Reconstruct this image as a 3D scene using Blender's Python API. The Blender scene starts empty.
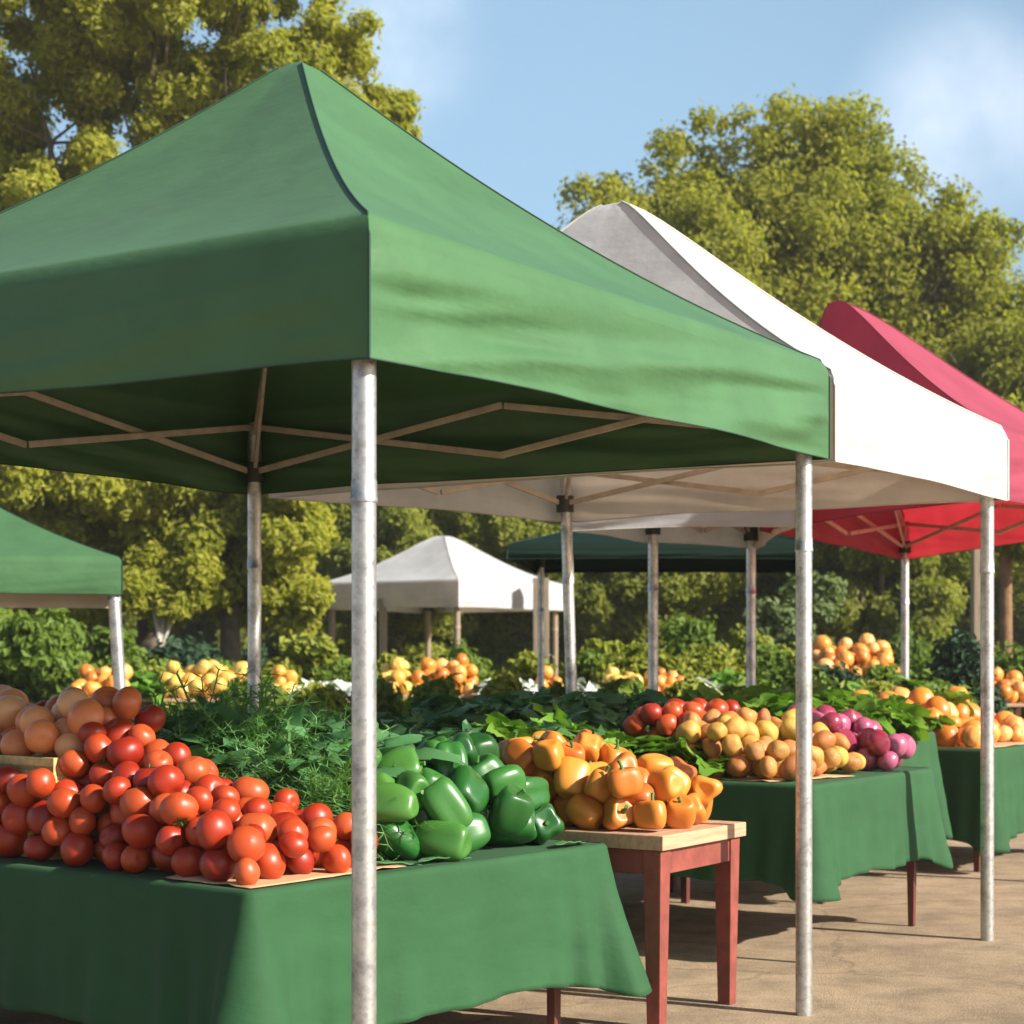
import bpy, math, random
import numpy as np
from mathutils import Vector, Matrix, noise

random.seed(7)
rng = np.random.default_rng(7)
scene = bpy.context.scene
COL = scene.collection
PI = math.pi
FPX, EYE, HOR = 1863.0, 1.5, 655.0          # focal length in pixels, eye height, horizon row


def at(px, z, h=None, py=None):
    """world point seen at column px at distance z; height h or picture row py"""
    if h is None:
        h = EYE + (HOR - py) * z / FPX
    return Vector(((px - 512) / FPX * z, z, h))


# ------------------------------------------------------------------ object helpers
def link(name, me, m=None, parent=None):
    o = bpy.data.objects.new(name, me)
    COL.objects.link(o)
    if m is not None and me is not None:
        me.materials.append(m)
    if parent is not None:
        o.parent = parent
    return o


def tag(o, label, cat, group=None, kind=None):
    if label: o['label'] = label
    if cat: o['category'] = cat
    if group: o['group'] = group
    if kind: o['kind'] = kind
    return o


def thing(name, label, cat, loc=(0, 0, 0), rz=0.0, group=None):
    o = bpy.data.objects.new(name, None)
    COL.objects.link(o)
    o.empty_display_size = 0.05
    o.location = loc
    o.rotation_euler = (0, 0, rz)
    return tag(o, label, cat, group)


def copy_tree(o, parent=None):
    c = o.copy()
    COL.objects.link(c)
    c.parent = parent
    for ch in list(o.children):
        copy_tree(ch, c)
    return c


def np_mesh(name, V, Q, smooth=False):
    me = bpy.data.meshes.new(name)
    V = np.asarray(V, dtype=np.float32); Q = np.asarray(Q, dtype=np.int32)
    k = Q.shape[1]
    me.vertices.add(len(V)); me.vertices.foreach_set('co', V.ravel())
    me.loops.add(Q.size); me.loops.foreach_set('vertex_index', Q.ravel())
    me.polygons.add(len(Q))
    me.polygons.foreach_set('loop_start', np.arange(len(Q), dtype=np.int32) * k)
    me.polygons.foreach_set('use_smooth', np.full(len(Q), smooth, dtype=bool))
    me.update(calc_edges=True)
    return me


class MB:
    def __init__(self):
        self.v = []; self.f = []; self.sm = []

    def grid(self, rows, closed=False, smooth=True):
        b = len(self.v); n = len(rows[0])
        for r in rows: self.v.extend([tuple(p) for p in r])
        for i in range(len(rows) - 1):
            for j in range(n if closed else n - 1):
                k = (j + 1) % n
                self.f.append((b + i*n + j, b + i*n + k, b + (i+1)*n + k, b + (i+1)*n + j)); self.sm.append(smooth)

    def face(self, pts, smooth=False):
        b = len(self.v); self.v.extend([tuple(p) for p in pts])
        self.f.append(tuple(range(b, b + len(pts)))); self.sm.append(smooth)

    def box(self, lo, hi, M=None, taper=None):
        x0, y0, z0 = lo; x1, y1, z1 = hi
        P = [Vector(p) for p in ((x0,y0,z0),(x1,y0,z0),(x1,y1,z0),(x0,y1,z0),(x0,y0,z1),(x1,y0,z1),(x1,y1,z1),(x0,y1,z1))]
        if taper:
            c = Vector(((x0+x1)/2, (y0+y1)/2, 0))
            for i in range(4):
                P[i] = Vector((c.x + (P[i].x-c.x)*taper, c.y + (P[i].y-c.y)*taper, P[i].z))
        if M is not None: P = [M @ p for p in P]
        b = len(self.v); self.v.extend([tuple(p) for p in P])
        for f in ((0,3,2,1),(4,5,6,7),(0,1,5,4),(1,2,6,5),(2,3,7,6),(3,0,4,7)):
            self.f.append(tuple(b+i for i in f)); self.sm.append(False)

    def bar(self, p, q, w, h):
        p = Vector(p); q = Vector(q); d = q - p; L = d.length
        M = Matrix.Translation(p) @ d.to_track_quat('X', 'Z').to_matrix().to_4x4()
        self.box((0, -w/2, -h/2), (L, w/2, h/2), M)

    def tube(self, pts, rad, n=10, cap=True):
        pts = [Vector(p) for p in pts]
        if not hasattr(rad, '__len__'): rad = [rad]*len(pts)
        rows = []; prev = None
        for i, p in enumerate(pts):
            d = (pts[min(i+1, len(pts)-1)] - pts[max(i-1, 0)]).normalized()
            if prev is None:
                a = Vector((1,0,0)) if abs(d.x) < .8 else Vector((0,1,0))
            else: a = prev
            a = (a - d*a.dot(d)).normalized(); prev = a; c = d.cross(a)
            rows.append([p + (a*math.cos(2*PI*k/n) + c*math.sin(2*PI*k/n))*rad[i] for k in range(n)])
        self.grid(rows, closed=True)
        if cap:
            self.face(list(reversed(rows[0]))); self.face(rows[-1])

    def mesh(self, name):
        me = bpy.data.meshes.new(name)
        me.from_pydata(self.v, [], self.f); me.polygons.foreach_set('use_smooth', self.sm); me.update()
        return me

    def build(self, name, m, parent=None, bevel=0, solid=0):
        o = link(name, self.mesh(name), m, parent)
        if solid:
            s = o.modifiers.new('thickness', 'SOLIDIFY'); s.thickness = solid; s.offset = -1
        if bevel:
            b = o.modifiers.new('edges', 'BEVEL'); b.width = bevel; b.segments = 2; b.limit_method = 'ANGLE'
        return o


# ------------------------------------------------------------------ materials
def new_mat(name):
    m = bpy.data.materials.new(name); m.use_nodes = True
    nt = m.node_tree
    return m, nt, nt.nodes['Principled BSDF'], nt.nodes['Material Output']


def N(nt, t, **kw):
    n = nt.nodes.new(t)
    for k, v in kw.items():
        if k in n.inputs: n.inputs[k].default_value = v
        else: setattr(n, k, v)
    return n


def ramp(nt, fac, stops):
    r = nt.nodes.new('ShaderNodeValToRGB')
    e = r.color_ramp.elements
    while len(e) < len(stops): e.new(0.5)
    for i, (p, c) in enumerate(stops):
        e[i].position = p; e[i].color = (*c, 1) if len(c) == 3 else c
    nt.links.new(fac, r.inputs[0])
    return r.outputs[0]


def tex(nt, scale, detail=4, rough=.55, coord='Object', vec_scale=None):
    c = nt.nodes.new('ShaderNodeTexCoord'); n = nt.nodes.new('ShaderNodeTexNoise')
    n.inputs['Scale'].default_value = scale; n.inputs['Detail'].default_value = detail; n.inputs['Roughness'].default_value = rough
    if vec_scale:
        mp = nt.nodes.new('ShaderNodeMapping'); mp.inputs['Scale'].default_value = vec_scale
        nt.links.new(c.outputs[coord], mp.inputs[0]); nt.links.new(mp.outputs[0], n.inputs['Vector'])
    else:
        nt.links.new(c.outputs[coord], n.inputs['Vector'])
    return n


def bump(nt, bs, height, dist, strength=1.0):
    b = nt.nodes.new('ShaderNodeBump'); b.inputs['Distance'].default_value = dist; b.inputs['Strength'].default_value = strength
    nt.links.new(height, b.inputs['Height']); nt.links.new(b.outputs[0], bs.inputs['Normal'])
    return b


def sc(c, k): return tuple(min(1, x*k) for x in c)


def mix_translucent(nt, bs, out, col_socket, fac, tint=(1, 1, 1)):
    tr = nt.nodes.new('ShaderNodeBsdfTranslucent'); mx = nt.nodes.new('ShaderNodeMixShader')
    mm = nt.nodes.new('ShaderNodeMix'); mm.data_type = 'RGBA'; mm.blend_type = 'MULTIPLY'; mm.inputs[0].default_value = 1
    nt.links.new(col_socket, mm.inputs[6]); mm.inputs[7].default_value = (*tint, 1)
    nt.links.new(mm.outputs[2], tr.inputs[0])
    mx.inputs[0].default_value = fac
    nt.links.new(bs.outputs[0], mx.inputs[1]); nt.links.new(tr.outputs[0], mx.inputs[2]); nt.links.new(mx.outputs[0], out.inputs[0])


def fabric(name, col, transl=.12, tint=(1, 1, 1), rough=.75, sheen=.25, wr=.006, spec=.14):
    m, nt, bs, out = new_mat(name)
    n = tex(nt, 2.2, 5, .6)
    c = ramp(nt, n.outputs[0], [(.3, sc(col, .86)), (.7, sc(col, 1.12))])
    nt.links.new(c, bs.inputs['Base Color'])
    bs.inputs['Roughness'].default_value = rough
    bs.inputs['Specular IOR Level'].default_value = spec
    bs.inputs['Sheen Weight'].default_value = sheen
    bs.inputs['Sheen Roughness'].default_value = .5
    w = tex(nt, 7, 4, .55, vec_scale=(1, 1, 1.6)); f = tex(nt, 420, 2, .5)
    b1 = bump(nt, bs, w.outputs[0], wr)
    b2 = nt.nodes.new('ShaderNodeBump'); b2.inputs['Distance'].default_value = .0006
    nt.links.new(f.outputs[0], b2.inputs['Height']); nt.links.new(b1.outputs[0], b2.inputs['Normal']); nt.links.new(b2.outputs[0], bs.inputs['Normal'])
    if transl: mix_translucent(nt, bs, out, c, transl, tint)
    return m


def plain(name, col, rough=.6, metal=0.0, var=.15, scale=6, bmp=0.0, spec=.5):
    m, nt, bs, out = new_mat(name)
    n = tex(nt, scale, 5, .6)
    nt.links.new(ramp(nt, n.outputs[0], [(.3, sc(col, 1-var)), (.7, sc(col, 1+var))]), bs.inputs['Base Color'])
    bs.inputs['Roughness'].default_value = rough; bs.inputs['Metallic'].default_value = metal
    bs.inputs['Specular IOR Level'].default_value = spec
    if bmp: bump(nt, bs, n.outputs[0], bmp)
    return m


def galvanised(name):
    m, nt, bs, out = new_mat(name)
    n = tex(nt, 9, 7, .7); c = nt.nodes.new('ShaderNodeTexCoord')
    v = nt.nodes.new('ShaderNodeTexVoronoi'); v.inputs['Scale'].default_value = 70
    nt.links.new(c.outputs['Object'], v.inputs['Vector'])
    mx = nt.nodes.new('ShaderNodeMix'); mx.data_type = 'RGBA'; mx.blend_type = 'MULTIPLY'; mx.inputs[0].default_value = .35
    nt.links.new(ramp(nt, n.outputs[0], [(.28, (.20, .19, .18)), (.5, (.50, .495, .49)), (.75, (.62, .615, .61))]), mx.inputs[6])
    nt.links.new(v.outputs['Color'], mx.inputs[7])
    hs = nt.nodes.new('ShaderNodeHueSaturation'); hs.inputs['Saturation'].default_value = .12; hs.inputs['Value'].default_value = 1.25
    nt.links.new(mx.outputs[2], hs.inputs['Color']); nt.links.new(hs.outputs[0], bs.inputs['Base Color'])
    bs.inputs['Metallic'].default_value = .9
    nt.links.new(ramp(nt, n.outputs[0], [(.3, (.55,)*3), (.7, (.36,)*3)]), bs.inputs['Roughness'])
    bump(nt, bs, n.outputs[0], .0015)
    return m


def wood(name, col, rough=.55, axis=(1.2, 14, 14), scale=3):
    m, nt, bs, out = new_mat(name)
    n = tex(nt, scale, 6, .65, vec_scale=axis)
    nt.links.new(ramp(nt, n.outputs[0], [(.3, sc(col, .68)), (.5, col), (.72, sc(col, 1.2))]), bs.inputs['Base Color'])
    bs.inputs['Roughness'].default_value = rough
    bump(nt, bs, n.outputs[0], .002)
    return m


def produce(name, cols, rough=.3, coat=.2, sss=.0, nscale=8, mixv=.35, bmp=.0, spec=.5):
    """fruit skin: hue differs per piece (Object Info random) with a little blotching"""
    m, nt, bs, out = new_mat(name)
    oi = nt.nodes.new('ShaderNodeObjectInfo'); n = tex(nt, nscale, 4, .6)
    ad = nt.nodes.new('ShaderNodeMath'); ad.operation = 'MULTIPLY_ADD'
    nt.links.new(n.outputs[0], ad.inputs[0]); ad.inputs[1].default_value = mixv
    sb = nt.nodes.new('ShaderNodeMath'); sb.operation = 'MULTIPLY_ADD'
    nt.links.new(oi.outputs['Random'], sb.inputs[0]); sb.inputs[1].default_value = 1.0; sb.inputs[2].default_value = -mixv*.5
    nt.links.new(sb.outputs[0], ad.inputs[2])
    k = len(cols)
    nt.links.new(ramp(nt, ad.outputs[0], [(.05 + .9*i/(k-1), c) for i, c in enumerate(cols)]), bs.inputs['Base Color'])
    bs.inputs['Roughness'].default_value = rough; bs.inputs['Coat Weight'].default_value = coat; bs.inputs['Coat Roughness'].default_value = .25
    bs.inputs['Specular IOR Level'].default_value = spec
    if sss:
        bs.inputs['Subsurface Weight'].default_value = sss; bs.inputs['Subsurface Radius'].default_value = (.02, .008, .004)
    if bmp: bump(nt, bs, n.outputs[0], bmp)
    return m


def leafy(name, cols, transl=.3, rough=.55, nscale=1.2, spec=.3, tint=(1.2, 1.25, .6), mixv=.6):
    """foliage: colour differs leaf by leaf (random per island) and clump by clump"""
    m, nt, bs, out = new_mat(name)
    g = nt.nodes.new('ShaderNodeNewGeometry'); n = tex(nt, nscale, 3, .5)
    oi = nt.nodes.new('ShaderNodeObjectInfo')
    a = nt.nodes.new('ShaderNodeMath'); a.operation = 'MULTIPLY_ADD'
    nt.links.new(g.outputs['Random Per Island'], a.inputs[0]); a.inputs[1].default_value = 1-mixv
    b = nt.nodes.new('ShaderNodeMath'); b.operation = 'MULTIPLY_ADD'
    nt.links.new(n.outputs[0], b.inputs[0]); b.inputs[1].default_value = 1.5*mixv; b.inputs[2].default_value = -.25*mixv
    nt.links.new(b.outputs[0], a.inputs[2])
    k = len(cols)
    c = ramp(nt, a.outputs[0], [(.1 + .8*i/(k-1), x) for i, x in enumerate(cols)])
    nt.links.new(c, bs.inputs['Base Color'])
    bs.inputs['Roughness'].default_value = rough; bs.inputs['Specular IOR Level'].default_value = spec
    if transl: mix_translucent(nt, bs, out, c, transl, tint)
    return m


M = {}
M['green_cloth'] = fabric('green_cloth', (.021, .082, .030), .015, (1, 1.1, .7), sheen=.03, spec=.25)
M['green_canopy'] = fabric('green_canopy', (.056, .142, .057), .0, (1, 1.2, .8), rough=.5, sheen=.02, spec=.30)
M['white_canopy'] = fabric('white_canopy', (.66, .68, .71), .38, (1, .76, .54), sheen=0)
M['red_canopy'] = fabric('red_canopy', (.46, .09, .15), .42, (1.0, .30, .25), sheen=.05)
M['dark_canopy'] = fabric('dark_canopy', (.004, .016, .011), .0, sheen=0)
M['cream_lining'] = fabric('cream_lining', (.62, .52, .40), .2)
M['green_seam'] = plain('green_seam', (.012, .05, .03), .7)
M['white_seam'] = plain('white_seam', (.55, .52, .48), .7)
M['red_seam'] = plain('red_seam', (.22, .015, .03), .7)
M['galvanised'] = galvanised('galvanised')
M['truss'] = plain('truss', (.52, .42, .34), .5, .0, .2, 12)
M['bracket'] = plain('bracket', (.03, .035, .03), .5)
M['pale_wood'] = wood('pale_wood', (.50, .31, .19))
M['grey_wood'] = wood('grey_wood', (.26, .20, .14), axis=(14, 14, 1.2))
M['crate_wood'] = wood('crate_wood', (.60, .43, .17))
M['red_paint'] = plain('red_paint', (.23, .055, .042), .5, 0, .25, 14, .002)
M['dark_leg'] = plain('dark_leg', (.12, .03, .022), .5, 0, .2, 10)
M['paper'] = plain('paper', (.52, .31, .16), .8, 0, .12, 5, .004)
M['white_paper'] = plain('white_paper', (.75, .73, .70), .7)
M['tomato'] = produce('tomato', [(.27, .016, .005), (.38, .032, .007), (.44, .058, .011), (.46, .080, .020)], .42, .05, .0)
M['pale_tomato'] = produce('pale_tomato', [(.62, .15, .04), (.74, .28, .10), (.76, .40, .19)], .4, .12, .05)
M['calyx'] = plain('calyx', (.06, .13, .02), .6)
M['green_pepper'] = produce('green_pepper', [(.012, .075, .014), (.026, .14, .024), (.07, .20, .035)], .34, .12)
M['orange_pepper'] = produce('orange_pepper', [(.46, .11, .018), (.58, .185, .02), (.64, .27, .035)], .42, .08, .05)
M['pepper_stem'] = plain('pepper_stem', (.05, .15, .03), .6)
M['potato'] = produce('potato', [(.36, .12, .03), (.52, .20, .045), (.60, .31, .06), (.50, .38, .06), (.42, .15, .045)], .45, .1, 0, 14, .5, .004)
M['purple_onion'] = produce('purple_onion', [(.20, .015, .035), (.30, .04, .09), (.40, .10, .19)], .28, .3, 0, 10)
M['squash'] = produce('squash', [(.55, .16, .02), (.70, .30, .04), (.72, .42, .14)], .4, .1)
M['yellow_squash'] = produce('yellow_squash', [(.62, .30, .04), (.72, .46, .10), (.60, .42, .08)], .45, .1)
M['pale_cabbage'] = leafy('pale_cabbage', [(.40, .46, .36), (.60, .64, .58), (.74, .74, .70)], .1, nscale=5)
M['kale'] = leafy('kale', [(.018, .075, .028), (.032, .125, .042), (.06, .18, .06), (.11, .25, .085)], .28, .45, 4, .4)
M['dill'] = leafy('dill', [(.05, .15, .04), (.11, .27, .07), (.26, .42, .15)], .35, .5, 5)
M['lettuce'] = leafy('lettuce', [(.06, .17, .015), (.13, .28, .03), (.24, .38, .07)], .3, .45, 5)
M['leek'] = leafy('leek', [(.05, .16, .055), (.10, .25, .10)], .2, .4, 4)
M['tree_right'] = leafy('tree_right', [(.16, .19, .026), (.26, .28, .036), (.36, .36, .05), (.44, .42, .07)], .58, .6, .35)
M['tree_left'] = leafy('tree_left', [(.20, .23, .03), (.32, .34, .042), (.43, .42, .062), (.50, .48, .10)], .58, .6, .4)
M['tree_wood'] = leafy('tree_wood', [(.12, .15, .022), (.20, .23, .034), (.29, .31, .046), (.36, .36, .06)], .5, .6, .4)
M['bush_green'] = leafy('bush_green', [(.08, .14, .018), (.15, .23, .03), (.23, .31, .05)], .4, .6, .8)
M['bush_yellow'] = leafy('bush_yellow', [(.15, .19, .02), (.25, .28, .03), (.34, .33, .045)], .3, .6, .8)
M['bush_dark'] = leafy('bush_dark', [(.015, .045, .02), (.035, .08, .036), (.06, .11, .05)], .2, .6, .8)
M['bush_sage'] = leafy('bush_sage', [(.09, .14, .045), (.15, .21, .07), (.22, .27, .10)], .3, .6, .8)
M['bark'] = plain('bark', (.11, .085, .06), .9, 0, .4, 7, .02)
M['bark_pale'] = plain('bark_pale', (.5, .46, .40), .8, 0, .25, 9, .01)
M['bark_brown'] = plain('bark_brown', (.20, .11, .055), .9, 0, .35, 8, .02)


def ground_mat():
    m, nt, bs, out = new_mat('ground')
    a = tex(nt, .35, 6, .6); b = tex(nt, 3.2, 6, .65); f = tex(nt, 95, 3, .7); g = tex(nt, 420, 2, .7)
    c0 = ramp(nt, a.outputs[0], [(.3, (.46, .345, .23)), (.7, (.60, .46, .315))])
    c1 = ramp(nt, b.outputs[0], [(.34, (.70,)*3), (.6, (1.08, 1.06, 1.04))])
    c2 = ramp(nt, f.outputs[0], [(.3, (.6,)*3), (.5, (1.0,)*3), (.75, (1.3,)*3)])
    def mul(x, y):
        k = nt.nodes.new('ShaderNodeMix'); k.data_type = 'RGBA'; k.blend_type = 'MULTIPLY'; k.inputs[0].default_value = 1
        nt.links.new(x, k.inputs[6]); nt.links.new(y, k.inputs[7]); return k.outputs[2]
    # a few wandering hairline cracks
    co = nt.nodes.new('ShaderNodeTexCoord'); wn = tex(nt, 1.1, 5, .6)
    ad = nt.nodes.new('ShaderNodeVectorMath'); ad.operation = 'MULTIPLY_ADD'; ad.inputs[1].default_value = (.9, .9, 0)
    nt.links.new(wn.outputs['Color'], ad.inputs[0]); nt.links.new(co.outputs['Object'], ad.inputs[2])
    v = nt.nodes.new('ShaderNodeTexVoronoi'); v.feature = 'DISTANCE_TO_EDGE'; v.inputs['Scale'].default_value = .40
    nt.links.new(ad.outputs[0], v.inputs['Vector'])
    ck = ramp(nt, v.outputs['Distance'], [(.0, (.70,)*3), (.003, (.84,)*3), (.007, (1.0,)*3)])
    nt.links.new(mul(mul(mul(c0, c1), c2), ck), bs.inputs['Base Color'])
    bs.inputs['Roughness'].default_value = .92; bs.inputs['Specular IOR Level'].default_value = .2
    s = nt.nodes.new('ShaderNodeMath'); s.operation = 'MULTIPLY_ADD'; s.inputs[1].default_value = .5
    nt.links.new(g.outputs[0], s.inputs[0]); nt.links.new(f.outputs[0], s.inputs[2])
    s2 = nt.nodes.new('ShaderNodeMath'); s2.operation = 'MULTIPLY_ADD'; s2.inputs[1].default_value = 2.5
    nt.links.new(b.outputs[0], s2.inputs[0]); nt.links.new(s.outputs[0], s2.inputs[2])
    bump(nt, bs, s2.outputs[0], .02)
    return m


def field_mat():
    m, nt, bs, out = new_mat('field')
    a = tex(nt, .6, 6, .65)
    nt.links.new(ramp(nt, a.outputs[0], [(.35, (.05, .075, .015)), (.5, (.10, .115, .025)), (.7, (.20, .15, .07))]), bs.inputs['Base Color'])
    bs.inputs['Roughness'].default_value = .95
    bump(nt, bs, tex(nt, 14, 5, .7).outputs[0], .08)
    return m


# ------------------------------------------------------------------ ground
mb = MB(); mb.face([(-600, -200, 0), (600, -200, 0), (600, 1500, 0), (-600, 1500, 0)])
tag(mb.build('ground', ground_mat()), 'sandy tan paved ground of the market', 'ground', kind='structure')
mb = MB(); mb.face([(-120, 17.5, .006), (120, 19.5, .006), (160, 200, .006), (-160, 200, .006)])
tag(mb.build('field', field_mat()), 'grass and bare soil behind the stalls', 'field', kind='structure')

# ------------------------------------------------------------------ layout axes: u runs along the row of stalls, v away from the aisle
C0 = Vector((-.825, 5.87, 0)); D1 = Vector((.5446, .8387, 0)); D2 = Vector((-.8387, .5446, 0))
RZ = math.atan2(D1.y, D1.x)                      # local x = u, local y = v


def UV(u, v, z=0): return C0 + D1*u + D2*v + Vector((0, 0, z))


A1 = math.radians(-5.8); E1 = Vector((math.cos(RZ+A1), math.sin(RZ+A1), 0)); E2 = Vector((-E1.y, E1.x, 0)); RZ1 = RZ + A1


def UV1(u, v, z=0): return C0 + E1*u + E2*v + Vector((0, 0, z))


# ------------------------------------------------------------------ tents
def nz(x, y, z=0.0): return noise.noise(Vector((x, y, z)))


def tent(label, corners, zb, ze, zp, cloth, seam, peak=None, legs=(1, 1, 1, 1), leg_r=.035, leg_m=None, truss_sides=(0, 1, 2, 3),
         over=.05, round_peak=.06, group=None, seed=0.0, lean=None, concave=.36, fold=.02, seam_r=.0035, lower_truss=.10, wob=None):
    leg_m = leg_m or M['galvanised']
    C = [Vector((c[0], c[1], 0)) for c in corners]
    mid = sum(C, Vector((0, 0, 0)))/4
    base = mid.copy()
    t = thing('market_tent', label, 'tent', base, 0, group)
    Pk = (Vector((peak[0], peak[1], 0)) if peak else mid) - base
    C = [c - base for c in C]
    O = [c + (c - (mid-base)).normalized()*over*1.41 for c in C]
    R = MB(); VL = MB(); S = MB()
    ns, nr = 40, 26
    ridges = []

    def g(r):
        rr = math.sqrt(r*r + round_peak*round_peak)
        rr = min(1, (rr - round_peak*.25)/(math.sqrt(1 + round_peak*round_peak) - round_peak*.25))
        return (1 - rr)*(1 - concave*rr)

    for i in range(4):
        a, b = O[i], O[(i+1) % 4]
        e = (b-a); L = e.length; en = e.normalized(); n = Vector((en.y, -en.x, 0))
        if n.dot((a+b)/2 - Pk) < 0: n = -n
        pv = O[i]-O[(i-1) % 4]; nx_ = O[(i+2) % 4]-b
        na = Vector((pv.y, -pv.x, 0)).normalized(); nb = Vector((nx_.y, -nx_.x, 0)).normalized()
        if na.dot((a+O[(i-1) % 4])/2 - Pk) < 0: na = -na
        if nb.dot((b+O[(i+2) % 4])/2 - Pk) < 0: nb = -nb
        ma = (n+na)/(1+n.dot(na)); mc = (n+nb)/(1+n.dot(nb))
        def nrm(j):
            s_ = j/ns*L
            wa = max(0, 1 - s_/.09); wb = max(0, 1 - (L-s_)/.09)
            return n + (ma-n)*wa + (mc-n)*wb
        rows = []
        for k in range(nr+1):
            r = k/nr; row = []
            for j in range(ns+1):
                s = j/ns; E = a + e*s
                p = Pk + (E-Pk)*r
                sag = math.sin(PI*s)*r*(1-r)*.16
                wr = nz(s*L*1.1+seed, r*2.5, i*7.3+seed)*.05*math.sin(PI*s)*r*(1-r) + nz(s*L*5+seed, r*9, i*3.3)*.03*math.sin(PI*s)*max(0, r-.5)*(1-r)
                row.append(p + Vector((0, 0, ze + (zp-ze)*g(r) - sag*.55 + wr)))
            rows.append(row)
        # soft turn over the eave
        for q in range(1, 8):
            th = .45 + q/7*(PI/2*.92-.45)
            row = []
            for j in range(ns+1):
                w = 1
                row.append(a + e*(j/ns) + nrm(j)*(.05*(math.sin(th)-math.sin(.45))) + Vector((0, 0, ze - .085*(math.cos(.45)-math.cos(th))*w)))
            rows.append(row)
        R.grid(rows)
        top = rows[-1]
        nt_ = 22; vr = []
        for k in range(nt_+1):
            tt = k/nt_; row = []
            for j in range(ns+1):
                s = j/ns; x = s*L
                cf = min(1, min(s, 1-s)*L/.12)
                dz = tt*(top[j].z - zb)
                amp = fold*(.35 if i == 3 else 1)*min(1, tt*2.6)*cf
                near = .6 + .7*math.exp(-min(s, 1-s)*L/.5)
                d = nz(x*.75+seed*3.1, dz*11 + x*1.1, i*5.1+seed)*amp*1.3*near
                d += nz(x*1.9+seed, dz*24 + x*2.0, i*2.7-seed)*amp*.5*near
                d += nz(x*2.6+seed, dz*2, i*1.7)*amp*.5*tt
                d += .012*min(1, cf*3)*math.sin(PI*min(1, tt))
                hem = nz(x*1.2+seed*2, i*9.1)*.012*cf + .012*math.sin(PI*s)*tt
                row.append(Vector((top[j].x, top[j].y, top[j].z - dz + hem*tt)) + nrm(j)*d)
            vr.append(row)
        VL.grid(vr)
        S.tube([vr[-1][j] for j in range(0, ns+1, 2)], seam_r*.8, 5)
        S.tube([vr[k][0] + (O[i]-Pk).normalized()*.004 for k in range(0, nt_+1, 2)], seam_r*1.2, 6)
        S.tube([rows[k][0] + Vector((0, 0, .004)) for k in range(1, nr+1)] + [vr[0][0]], seam_r, 6)
    link('roof', R.mesh('roof'), cloth, t)
    link('valance', VL.mesh('valance'), cloth, t)
    S.build('seam', seam, t)
    zl = zb + lower_truss; zh = ze - .08
    for i in range(4):
        if legs[i]:
            c = C[i]; lx = Vector((lean[0], lean[1], 0)) if (lean and lean[2] == i) else Vector((0, 0, 0))
            Lg = MB()
            pts = [Vector((c.x, c.y, 0))+lx*(1-q/8) + (Vector((0, 0, 0))) + Vector((0, 0, (ze-.06)*q/8)) for q in range(9)]
            if wob: pts = [p + Vector((nz(q*.7, i+seed)*wob, 0, 0)) for q, p in enumerate(pts)]
            Lg.tube(pts, leg_r, 20)
            leg = Lg.build('leg', leg_m, t)
            K = MB()
            z = 1.93; pz = Vector((c.x, c.y, z)) + lx*(1-z/(ze-.06))
            K.tube([pz, pz+Vector((0, 0, .012)), pz+Vector((0, 0, .014)), pz+Vector((0, 0, .06))], [leg_r*1.07, leg_r*1.12, leg_r*1.06, leg_r*1.05], 20)
            K.build('collar', leg_m, leg)
            B = MB(); B.tube([(c.x, c.y, zl-.05), (c.x, c.y, zl+.05)], leg_r*1.5, 8)
            B.build('bracket', M['bracket'], t)
    for i in truss_sides:
        a, b = C[i], C[(i+1) % 4]
        m_ = (a+b)/2
        for (p, q) in ((a, m_), (m_, b)):
            off = (b-a).normalized().cross(Vector((0, 0, 1)))*.012
            X = MB(); X.bar(p + Vector((0, 0, zl)) + off, q + Vector((0, 0, zh)) + off, .016, .03); X.build('cross_bar', M['truss'], t, .003)
            X = MB(); X.bar(p + Vector((0, 0, zh)) - off, q + Vector((0, 0, zl)) - off, .016, .03); X.build('cross_bar', M['truss'], t, .003)
    if truss_sides:
        for i in range(4):
            if not legs[i]: continue
            c = C[i]
            X = MB(); h = c + (Pk - c)*.5
            zr = ze + (zp-ze)*g(.5) - .10
            X.bar(c + Vector((0, 0, ze-.12)), Vector((h.x, h.y, zr)), .02, .034); X.build('roof_arm', M['truss'], t, .003)
            X = MB(); h2 = c + (Pk-c)*.28
            X.bar(c + Vector((0, 0, zl)), Vector((h2.x, h2.y, ze + (zp-ze)*g(.72) - .10)), .018, .03); X.build('strut', M['truss'], t, .003)
    return t


Fp = Vector((-.417, 5.25, 0)); Rp = Fp + D1*3; Bp = Rp + D2*3; Lp = Fp + D2*3
tent('large green canopy tent nearest the camera over the tomato table', (Fp, Rp, Bp, Lp), 2.32, 2.73, 3.86, M['green_canopy'], M['green_seam'],
     peak=(-.835, 7.33), seed=1.3, round_peak=.02, fold=.042, group='market tents')
Wp = Vector((2.50, 9.80, 0)); R2 = Rp + D1*.20
P567 = at(565, 11.3, 0); B2 = Bp + D1*.3
t2 = tent('white canopy tent with tan underside next to the large green one', (R2, Wp, P567, B2), 2.315, 2.70, 3.94, M['white_canopy'], M['white_seam'],
     peak=(.53, 9.6), legs=(0, 1, 1, 0), seed=4.1, lean=(.075, 0, 2), concave=.32, round_peak=.09, fold=.012, seam_r=.006, group='market tents', truss_sides=(1, 2))
W2 = Wp + D1*.15; Qp = W2 + D1*2.55; P751 = at(751, 13.4, 0); 
P905 = at(905, 15.9, 0)
tent('crimson red canopy tent beyond the white one', (W2, Qp, P905, at(775, 12.3, 0)), 2.32, 2.70, 3.90, M['red_canopy'], M['red_seam'],
     peak=at(832, 11.75, 0).xy, legs=(0, 1, 1, 0), seed=8.8, round_peak=.14, group='market tents')
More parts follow.
